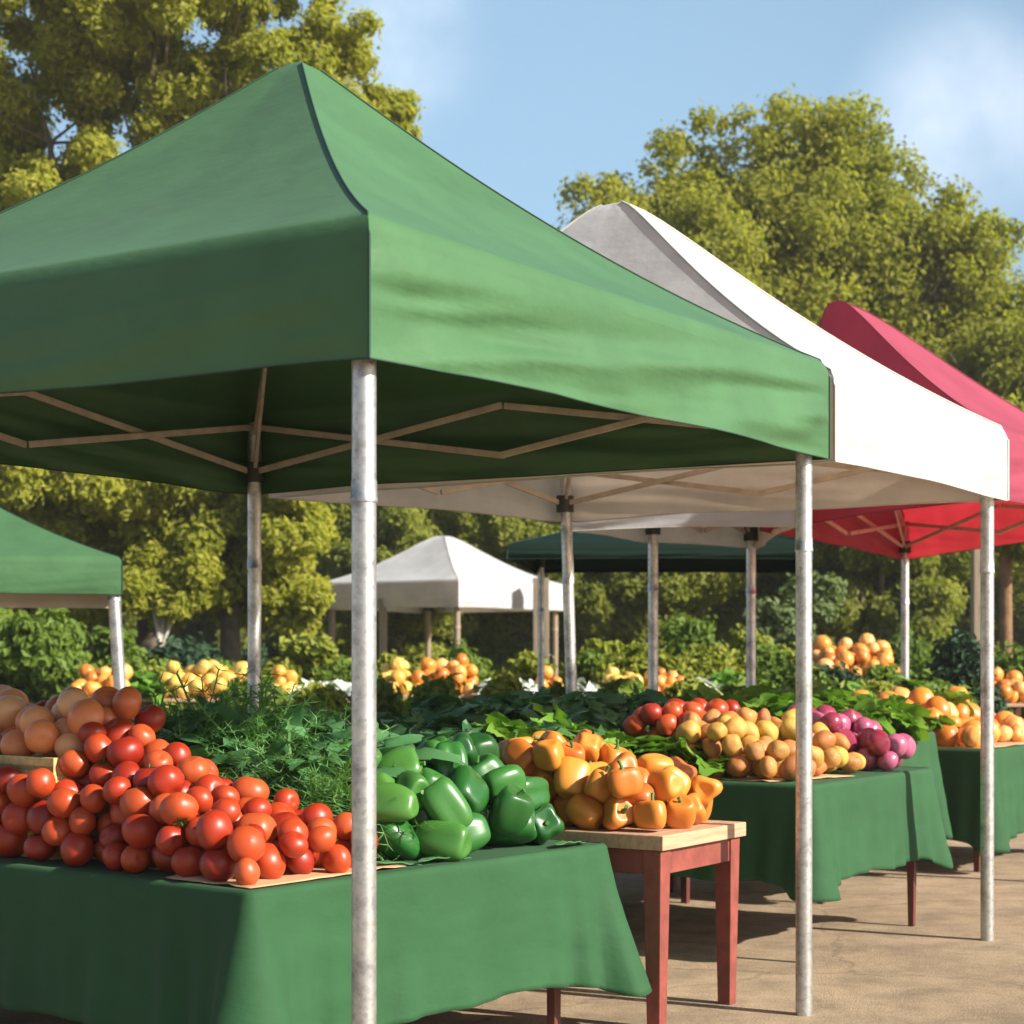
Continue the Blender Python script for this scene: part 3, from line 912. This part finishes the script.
# ------------------------------------------------------------------ far displays between the tents and the bushes
def far_display(label, px0, px1, z, h, depth, items, slope=.22, group='far produce tables'):
    a = at(px0, z, 0); w = (px1-px0)/FPX*z
    table(label, 0, 0, w, depth, h, M['pale_wood'], M['dark_leg'], .07, group, loc=a, rz=0, rail=False)
    for k, (x0, x1, kind, n, r, lb, grp) in enumerate(items):
        pl = lambda x, y, q, a=a: Vector((a.x+x, a.y+y, q))
        if kind == 'cab':
            greens('cauliflower', cab_me, lb, 'cauliflower', grp, [(x, y, h+.02+.08*(y > .3)) for x, y, _ in spots(x0*w, x1*w, .05, depth-.1, .2, lambda x, y: 0)], pl, (.9, 1.2))
        elif kind == 'green':
            greens('lettuce', lett_me, lb, 'lettuce', grp, [(x, y, h+.02+.12*(y > .3)) for x, y, _ in spots(x0*w, x1*w, .05, depth-.1, .2, lambda x, y: 0)], pl, (1, 1.4))
        else:
            heap('squash', kind, lb, 'squash', grp, pl, (x0*w, x1*w, .03, depth), lambda x, y: .14+slope*y/depth*1.6, h+.003, lambda x, y: 0.0, r, n, seedk=200+int(px0)+k, squash=.85, jitter=.2, tries=40)


far_display('far low table of orange squashes beyond the left tomatoes', 62, 122, 19, .98, .8, [(0, 1, squash_me, 26, .085, 'orange squash on the far table left of the leaning leg', 'far orange squashes')])
far_display('far table of yellow squashes left of the back tent pole', 128, 244, 20.5, 1.02, .8, [(0, .22, 'green', 0, 0, 'light lettuce on the far yellow squash table', 'far lettuces'), (.2, 1, ysquash_me, 46, .085, 'yellow squash on the far table beside the back tent pole', 'far yellow squashes')])
far_display('far table of cauliflowers and squashes right of the back pole', 262, 352, 20.5, .98, .8, [(0, .35, ysquash_me, 14, .075, 'yellow squash beside the pale cauliflowers', 'far squashes by cauliflowers'), (.35, 1, 'cab', 0, 0, 'pale cauliflower right of the back tent pole', 'far cauliflowers')])
far_display('far table of orange squashes under the far white tent', 376, 478, 21, 1.05, .8, [(0, .35, ysquash_me, 16, .08, 'small yellow squash beneath the far white tent', 'far yellow squashes under tent'), (.33, 1, squash_me, 32, .09, 'orange squash beneath the far white tent', 'far orange squashes under tent')])
far_display('far table of pale cauliflowers by the wooden posts', 484, 596, 20.5, 1.0, .8, [(0, .45, 'cab', 0, 0, 'pale cauliflower between the wooden posts', 'far cauliflowers by posts'), (.45, .75, squash_me, 14, .075, 'orange squash between pale cauliflowers', 'far squashes among cauliflowers'), (.75, 1, 'cab', 0, 0, 'pale cauliflower right of the wooden posts', 'far cauliflowers right of posts')])
far_display('far table of mixed vegetables under the dark green tent', 604, 748, 20.5, 1.02, .8, [(0, .3, ysquash_me, 16, .075, 'small squash at the left of the mixed table', 'far mixed squashes'), (.3, .6, squash_me, 18, .075, 'orange squash on the far mixed table', 'far orange squashes on mixed table'), (.6, .82, 'cab', 0, 0, 'pale cauliflower on the far mixed table', 'far cauliflowers on mixed table'), (.82, 1, 'green', 0, 0, 'lettuce on the far mixed table', 'far lettuces on mixed table')])
far_display('tall far stand of orange squashes below the sage green shrub', 815, 908, 22, 1.22, .9, [(0, 1, squash_me, 60, .095, 'orange squash on the tall far stand', 'far orange squashes on tall stand')], slope=.26)
_a = at(815, 22, 0); cloth('dark green cloth on the tall far stand of squashes', 0, 0, (908-815)/FPX*22, .9, 1.222, .35, 12.0, loc=_a, rz=0)
far_display('far table of squashes beside the brown tree trunk', 985, 1040, 21, .95, .8, [(0, 1, squash_me, 20, .085, 'orange squash beside the brown tree trunk', 'far squashes by trunk')])


# ------------------------------------------------------------------ trees and shrubs
def leaf_cloud(clumps, n, L, W, seed, droop=.0, shell=.12):
    """many small folded leaves scattered through the clumps (x, y, z, r); leaves face roughly outwards"""
    r_ = np.random.default_rng(seed)
    Cc = np.array([c[:3] for c in clumps], dtype=float); Rr = np.array([c[3] for c in clumps], dtype=float)
    p = Rr**2/np.sum(Rr**2); idx = r_.choice(len(Cc), n, p=p)
    d = r_.normal(size=(n, 3)); d /= np.linalg.norm(d, axis=1)[:, None]
    rad = Rr[idx]*(shell + (1-shell)*r_.random(n)**.5)*(1 + .22*r_.normal(size=n))
    P = Cc[idx] + d*rad[:, None]*np.array([1, 1, .8])
    P[:, 2] -= droop*r_.random(n)**2
    nn = d*.75 + r_.normal(size=(n, 3))*.42 + np.array([.25, -.15, .4]); nn /= np.linalg.norm(nn, axis=1)[:, None]
    a = r_.normal(size=(n, 3)) + np.array([0, 0, -.6]); t = a - nn*np.sum(a*nn, 1)[:, None]; t /= np.linalg.norm(t, axis=1)[:, None]
    b = np.cross(nn, t)
    s = (.6 + .8*r_.random(n))[:, None]
    ll = L*s/2; ww = W*s/2
    V = np.stack([P - t*ll, P + b*ww + nn*ww*.35, P + t*ll - nn*ll*.3, P - b*ww + nn*ww*.35], 1).reshape(-1, 3)
    Q = np.arange(4*n).reshape(-1, 4)
    return V, Q


def subclumps(lobes, per, seed, rmin=.16, rmax=.34, inside=.25):
    rnd = random.Random(seed); out = []
    for (x, y, z, r) in lobes:
        for k in range(max(16, int(per*r*r))):
            d = Vector((rnd.gauss(0, 1), rnd.gauss(0, 1), rnd.gauss(0, 1))).normalized()
            q = r*(rnd.uniform(.72, .98) if rnd.random() > inside else rnd.uniform(.2, .7))
            out.append((x+d.x*q, y+d.y*q, z+d.z*q*.9, min(1.5, r*rnd.uniform(rmin, rmax)+.12)))
    return out


def crown_obj(lobes, per, n, L, W, mat, seed, parent, name='crown', **kw):
    cl = subclumps(lobes, per, seed, **kw)
    V, Q = leaf_cloud(cl, n, L, W, seed)
    return link(name, np_mesh(name, V, Q), mat, parent), cl


def limbs(parent, lobes, h0, r0, mat, seed, base=(0, 0)):
    rnd = random.Random(seed); T = MB()
    cx = sum(l[0] for l in lobes)/len(lobes)*.3; cy = sum(l[1] for l in lobes)/len(lobes)*.3
    top = Vector((cx, cy, h0))
    T.tube([(base[0], base[1], -.1), (base[0]*.7+cx*.2, base[1]*.7+cy*.2, h0*.35), (base[0]*.2+cx*.6, cy*.6, h0*.7), top], [r0*1.35, r0, r0*.85, r0*.7], 12)
    X = MB()
    for (x, y, z, r) in lobes:
        e = Vector((x, y, z)); m_ = top.lerp(e, .5) + Vector((rnd.gauss(0, .25), rnd.gauss(0, .25), .25))
        X.tube([top - Vector((0, 0, .3)), top.lerp(m_, .6), m_, m_.lerp(e, .6) + Vector((rnd.gauss(0, .15), 0, .1)), e], [r0*.5, r0*.36, r0*.26, r0*.16, r0*.08], 7)
        for k in range(5):
            d = Vector((rnd.gauss(0, 1), rnd.gauss(0, 1), abs(rnd.gauss(0, .7))+.1)).normalized()
            X.tube([m_.lerp(e, .5), m_.lerp(e, .5)+d*r*.5, m_.lerp(e, .5)+d*r*.95+Vector((0, 0, .1*r))], [r0*.13, r0*.08, r0*.03], 5)
    tr = T.build('trunk', mat, parent)
    X.build('branch', mat, parent)
    return tr


def big_tree(label, base_px, z, lobes_px, per, n, L, W, mat, h0, r0, seed, bark='bark', depth=1.0, name='leafy_tree', group='trees around the market', **kw):
    b = at(base_px, z, 0)
    t = thing(name, label, 'tree', b, 0, group)
    s = z/FPX; rnd = random.Random(seed); lobes = []
    for (px, py, r) in lobes_px:
        lobes.append(((px-base_px)*s, rnd.uniform(-1, 1)*r*s*.9*depth, EYE + (HOR-py)*s, r*s))
    limbs(t, lobes, h0, r0, M[bark], seed)
    crown_obj(lobes, per, n, L, W, mat, seed, t, **kw)
    return t


big_tree('huge round olive green tree rising behind the white and red tents', 790, 42,
         [(770, 152, 60), (835, 148, 60), (885, 178, 66), (715, 165, 56), (655, 195, 44), (935, 235, 52), (596, 205, 34), (905, 232, 66), (770, 270, 130), (870, 300, 130), (660, 280, 90), (950, 262, 58),
          (985, 240, 34), (1000, 330, 82), (940, 380, 110), (1040, 400, 90), (720, 400, 120), (840, 430, 120), (620, 350, 80), (600, 430, 90), (970, 480, 110), (720, 500, 110), (860, 530, 100)],
         14, 400000, .155, .085, M['tree_right'], 4.5, .42, 11)
big_tree('tall airy yellow green tree behind the large green tent', 150, 30,
         [(30, 60, 90), (20, 160, 80), (120, 110, 80), (180, 40, 90), (250, 30, 70), (270, 90, 70), (330, 45, 50), (375, 105, 32), (395, 120, 22), (300, 120, 60), (200, 140, 80), (60, -40, 110), (180, -50, 100), (280, -30, 60),
          (80, 240, 80), (-10, 260, 80), (160, 230, 90), (-60, 100, 100), (30, 360, 90), (120, 340, 90), (220, 330, 90)],
         10, 260000, .12, .06, M['tree_left'], 5.2, .24, 12, rmin=.12, rmax=.26)
big_tree('yellow leaved tree between the left green tent and the back pole', 230, 28,
         [(190, 590, 44), (250, 585, 40), (170, 500, 60), (235, 490, 62), (280, 530, 50), (210, 560, 50), (290, 590, 36), (140, 470, 60), (240, 420, 70), (310, 470, 50)],
         16, 80000, .13, .07, M['tree_left'], 2.6, .18, 13)
big_tree('yellow green tree above the small left tent', 40, 28.5,
         [(20, 490, 60), (80, 520, 52), (-30, 500, 70), (40, 560, 60), (90, 450, 60), (110, 590, 36), (-20, 580, 60)],
         16, 80000, .13, .07, M['tree_left'], 2.4, .18, 14)
big_tree('small young tree with a whitish trunk in front of the wood', 158, 27,
         [(158, 585, 24), (135, 590, 20), (182, 588, 20), (200, 572, 16), (150, 565, 18), (172, 600, 14)],
         40, 9000, .12, .07, M['tree_left'], 1.9, .06, 15, bark='bark_pale')

# generic crowns shared by the wood behind
def generic(seed, n, mat):
    rnd = random.Random(seed); lobes = []
    for k in range(13):
        a = rnd.uniform(0, 6.28); q = rnd.uniform(.4, 2.4)
        lobes.append((math.cos(a)*q, math.sin(a)*q, rnd.uniform(1.0, 7.2)*(1-.05*q), rnd.uniform(1.0, 1.7)))
    lobes.append((0, 0, 7.6, 1.3))
    t = thing('wood_tree', 'dense olive green tree in the wood behind the stalls', 'tree', (0, 0, 0), 0, 'trees of the wood behind the stalls')
    limbs(t, lobes, 3.2, .2, M['bark'], seed)
    crown_obj(lobes, 12, n, .19, .10, mat, seed, t)
    return t


gens = [generic(61+k, 42000, M['tree_wood']) for k in range(3)]
kx = 0
for row, (z, step, off) in enumerate(((46, 3.9, 0), (52, 4.0, 2.0), (60, 4.0, 0))):
    nrow = (10, 12, 14)[row]
    for k in range(nrow):
        o = gens[kx] if kx < 3 else copy_tree(gens[kx % 3])
        x = (k-(nrow-1)/2)*step + off + random.uniform(-.6, .6)
        o.location = (x, z + random.uniform(-1.2, 1.2), 0); s = random.uniform(.85, 1.12) * (1.0 if abs(x+1) > 5 else .92)
        o.scale = (s, s, s); o.rotation_euler = (0, 0, random.uniform(0, 6.28)); kx += 1
for k, (px, z) in enumerate(((395, 36), (520, 38), (640, 37), (740, 39), (880, 37))):
    big_tree(('soft green tree behind the far white tent', 'soft green tree between the far tent and the white canopy', 'mid green tree behind the slim steel legs', 'mid green tree behind the sage shrub', 'shaded green tree behind the tall squash stand')[k], px, z,
             [(px-50, 560, 50), (px+45, 570, 52), (px, 520, 60), (px-30, 610, 40), (px+40, 615, 40), (px+5, 575, 55)], 12, 52000, .14, .075, M['tree_wood'], 2.0, .16, 70+k)
# bare brown trunk at the right edge
big_tree('tree with a straight brown trunk at the right behind the red tent', 1006, 27,
         [(1006, 455, 60), (960, 470, 50), (1060, 480, 60), (1010, 520, 40)], 12, 16000, .2, .11, M['tree_wood'], 4.2, .10, 17, bark='bark_brown')


def shrub(label, px, py_top, z, half, mat, n, seed, L=.14, W=.08, name='shrub', group='shrubs behind the stalls'):
    b = at(px, z, 0); r = half/FPX*z; top = EYE + (HOR-py_top)*z/FPX
    t = thing(name, label, 'shrub', b, 0, group)
    rnd = random.Random(seed); lobes = []
    for k in range(9):
        x = rnd.uniform(-.75, .75)*r; rr = rnd.uniform(.32, .5)*min(r, top*.6)
        hz = rnd.uniform(.25, 1)*(top - rr)*(1-.35*(x/r)**2)
        lobes.append((x, rnd.uniform(-.5, .5)*r, max(rr*.6, hz), rr))
    lobes.append((0, 0, top-.4*min(r, top*.6), .4*min(r, top*.6)))
    X = MB()
    for (x, y, zz, rr) in lobes:
        X.tube([(0, 0, 0), (x*.4, y*.4, zz*.5), (x, y, zz)], [.05, .035, .012], 6)
    X.build('stem', M['bark'], t)
    V, Q = leaf_cloud(subclumps(lobes, 26, seed), n, L, W, seed)
    link('foliage', np_mesh('foliage', V, Q), mat, t)


shrub('large bright green shrub below the small left tent', 40, 612, 24, 95, M['bush_green'], 16000, 21)
shrub('bright green shrub at the far left beside the tomatoes', -30, 600, 25, 80, M['bush_green'], 12000, 22)
shrub('rounded green shrub right of the leaning tent leg', 110, 628, 25, 60, M['bush_green'], 9000, 23)
shrub('low dark bluish shrub under the whitish trunk', 190, 640, 27, 62, M['bush_dark'], 9000, 24)
shrub('dark shrub between the back pole and the yellow shrub', 245, 645, 29, 50, M['bush_dark'], 7000, 25)
shrub('yellow green shrub right of the back tent pole', 312, 640, 25, 58, M['bush_yellow'], 9000, 26)
shrub('small yellow shrub behind the far white tent', 420, 640, 36, 60, M['bush_yellow'], 7000, 27)
shrub('low green shrub behind the cauliflower table', 520, 628, 38, 70, M['bush_green'], 7000, 28)
shrub('light green shrub left of the sage one', 690, 618, 27, 68, M['bush_green'], 10000, 29)
shrub('yellow green shrub under the dark green tent', 605, 645, 26, 52, M['bush_yellow'], 7000, 30)
shrub('pale sage green rounded shrub behind the middle pole', 812, 574, 33, 68, M['bush_sage'], 15000, 31)
shrub('bright yellow green shrub in front of the sage one', 755, 628, 26, 55, M['bush_yellow'], 8000, 32)
shrub('dark green conical shrub by the pale wooden post', 957, 640, 19, 36, M['bush_dark'], 8000, 33, .10, .05)
shrub('green shrub at the foot of the brown trunk', 1020, 650, 25, 50, M['bush_green'], 7000, 34)
shrub('brownish shrub behind the tall squash stand', 900, 625, 31, 60, M['bush_green'], 7000, 35)

low = [(280, 664, 23, 44, 'bush_yellow', 'low yellow green plant left of the far cauliflowers'), (345, 660, 23.5, 40, 'bush_green', 'low green plant behind the far cauliflowers'),
       (400, 655, 24, 40, 'bush_yellow', 'low yellow plant behind the squashes under the far tent'), (462, 652, 24.5, 44, 'bush_green', 'low green plant under the front leg of the far white tent'),
       (530, 655, 24, 44, 'bush_yellow', 'low yellow green plant by the thick wooden post'), (590, 652, 24, 46, 'bush_green', 'low green plant right of the thick wooden post'),
       (645, 645, 23.5, 50, 'bush_yellow', 'low bright plant behind the first slim steel leg'), (705, 640, 24, 50, 'bush_yellow', 'low bright plant between the two slim steel legs'),
       (770, 650, 23, 44, 'bush_green', 'low green plant right of the second slim steel leg'), (835, 668, 20, 44, 'bush_dark', 'low dark plant in front of the tall squash stand'),
       (885, 670, 20, 40, 'bush_green', 'low green plant at the right foot of the tall squash stand'), (930, 665, 20.5, 40, 'bush_green', 'low green plant left of the dark conical shrub'),
       (150, 668, 23, 46, 'bush_yellow', 'low yellow green plant behind the far yellow squashes'), (215, 664, 23.5, 44, 'bush_green', 'low green plant left of the back tent pole')]
low += [(255 + 62*q, 680 + (q*7) % 9, 17.6 + .3*(q % 3), 34, ('bush_green', 'bush_yellow', 'bush_green')[q % 3], 'low leafy plant in front of the far ' + nm) for q, nm in enumerate(
    ('cauliflowers right of the back pole', 'cauliflowers beside the front pole', 'yellow squashes under the far tent', 'orange squashes under the far tent', 'cauliflowers by the wooden posts', 'pale heads left of the mixed table',
     'small squashes of the mixed table', 'orange squashes of the mixed table', 'lettuces of the mixed table', 'tall stand, half behind the pole', 'tall squash stand at its left end', 'tall squash stand at its right end'))]
for k, (px, py, z, half, mm, lb) in enumerate(low):
    shrub(lb, px, py, z, half, M[mm], 6500, 90+k, .11, .06, 'leafy_plant', 'low leafy plants behind the far tables')

# ------------------------------------------------------------------ air
X = MB(); X.box((-75, -12, -1), (75, 80, 26))
hz = X.build('haze', None); tag(hz, 'thin warm haze over the market and the wood', 'haze', kind='stuff')
hm = bpy.data.materials.new('haze'); hm.use_nodes = True; hn = hm.node_tree; hn.nodes.remove(hn.nodes['Principled BSDF'])
pv_ = hn.nodes.new('ShaderNodeVolumePrincipled'); pv_.inputs['Density'].default_value = .0007; pv_.inputs['Color'].default_value = (.95, .95, .9, 1)
hn.links.new(pv_.outputs[0], hn.nodes['Material Output'].inputs['Volume']); hz.data.materials.append(hm)

# ------------------------------------------------------------------ sky, sun, camera
el = math.radians(31); sx, sy = .891, -.454
sdir = Vector((sx*math.cos(el), sy*math.cos(el), math.sin(el)))
w = bpy.data.worlds.new('World'); scene.world = w; w.use_nodes = True
nt = w.node_tree; bg = nt.nodes['Background']
sky = nt.nodes.new('ShaderNodeTexSky'); sky.sky_type = 'NISHITA'; sky.sun_disc = False
sky.sun_elevation = el; sky.sun_rotation = math.atan2(sx, sy); sky.air_density = 1.0; sky.dust_density = 1.2; sky.ozone_density = 1.0
co = nt.nodes.new('ShaderNodeTexCoord')
cn = nt.nodes.new('ShaderNodeTexNoise'); cn.inputs['Scale'].default_value = 7; cn.inputs['Detail'].default_value = 6; cn.inputs['Roughness'].default_value = .55
nt.links.new(co.outputs['Generated'], cn.inputs['Vector'])
acc = None
for (px, py, rad, amt) in ((395, 40, .06, .95), (965, 125, .072, .75), (-250, 0, .14, .7), (520, -180, .10, .6)):
    d = Vector(((px-512)/FPX, 1, (HOR-py)/FPX)).normalized()
    ds = nt.nodes.new('ShaderNodeVectorMath'); ds.operation = 'DISTANCE'; ds.inputs[1].default_value = d
    nt.links.new(co.outputs['Generated'], ds.inputs[0])
    mr = nt.nodes.new('ShaderNodeMapRange'); mr.interpolation_type = 'SMOOTHSTEP'
    mr.inputs['From Min'].default_value = rad; mr.inputs['From Max'].default_value = rad*.15; mr.inputs['To Min'].default_value = 0; mr.inputs['To Max'].default_value = amt
    nt.links.new(ds.outputs['Value'], mr.inputs['Value'])
    if acc is None: acc = mr.outputs[0]
    else:
        a_ = nt.nodes.new('ShaderNodeMath'); a_.operation = 'MAXIMUM'; nt.links.new(acc, a_.inputs[0]); nt.links.new(mr.outputs[0], a_.inputs[1]); acc = a_.outputs[0]
cm = nt.nodes.new('ShaderNodeMapRange'); cm.inputs['From Min'].default_value = .33; cm.inputs['From Max'].default_value = .60
nt.links.new(cn.outputs[0], cm.inputs['Value'])
mu = nt.nodes.new('ShaderNodeMath'); mu.operation = 'MULTIPLY'; nt.links.new(acc, mu.inputs[0]); nt.links.new(cm.outputs[0], mu.inputs[1])
mx = nt.nodes.new('ShaderNodeMix'); mx.data_type = 'RGBA'
nt.links.new(mu.outputs[0], mx.inputs[0]); nt.links.new(sky.outputs[0], mx.inputs[6]); mx.inputs[7].default_value = (12.5, 12, 12.3, 1)
vd = nt.nodes.new('ShaderNodeVectorMath'); vd.operation = 'DISTANCE'; vd.inputs[1].default_value = Vector((0, 1, .12)).normalized()
nt.links.new(co.outputs['Generated'], vd.inputs[0])
vm = nt.nodes.new('ShaderNodeMapRange'); vm.interpolation_type = 'SMOOTHSTEP'
vm.inputs['From Min'].default_value = .75; vm.inputs['From Max'].default_value = .05; vm.inputs['To Min'].default_value = 0; vm.inputs['To Max'].default_value = .75
nt.links.new(vd.outputs['Value'], vm.inputs['Value'])
veil = nt.nodes.new('ShaderNodeMix'); veil.data_type = 'RGBA'; nt.links.new(vm.outputs[0], veil.inputs[0])
nt.links.new(mx.outputs[2], veil.inputs[6]); veil.inputs[7].default_value = (3.3, 5.4, 7.5, 1)
nt.links.new(veil.outputs[2], bg.inputs['Color']); bg.inputs['Strength'].default_value = .07

sun = bpy.data.lights.new('sun', 'SUN'); sun.energy = 5.0; sun.angle = math.radians(1.0); sun.color = (1.0, .93, .81)
so = bpy.data.objects.new('sun', sun); COL.objects.link(so); so.rotation_euler = (-sdir).to_track_quat('-Z', 'Y').to_euler()

cam = bpy.data.cameras.new('camera'); cam.sensor_width = 36; cam.lens = 36*FPX/1024; cam.shift_y = (HOR-512)/1024
cam.clip_start = .1; cam.clip_end = 3000
cam.dof.use_dof = True; cam.dof.focus_distance = 7.0; cam.dof.aperture_fstop = 4.5
co_ = bpy.data.objects.new('camera', cam); COL.objects.link(co_); co_.location = (0, 0, EYE); co_.rotation_euler = (PI/2, 0, 0)
scene.camera = co_
scene.view_settings.view_transform = 'Standard'; scene.view_settings.look = 'None'; scene.view_settings.gamma = 1
scene.view_settings.use_curve_mapping = False; scene.view_settings.exposure = 0.93
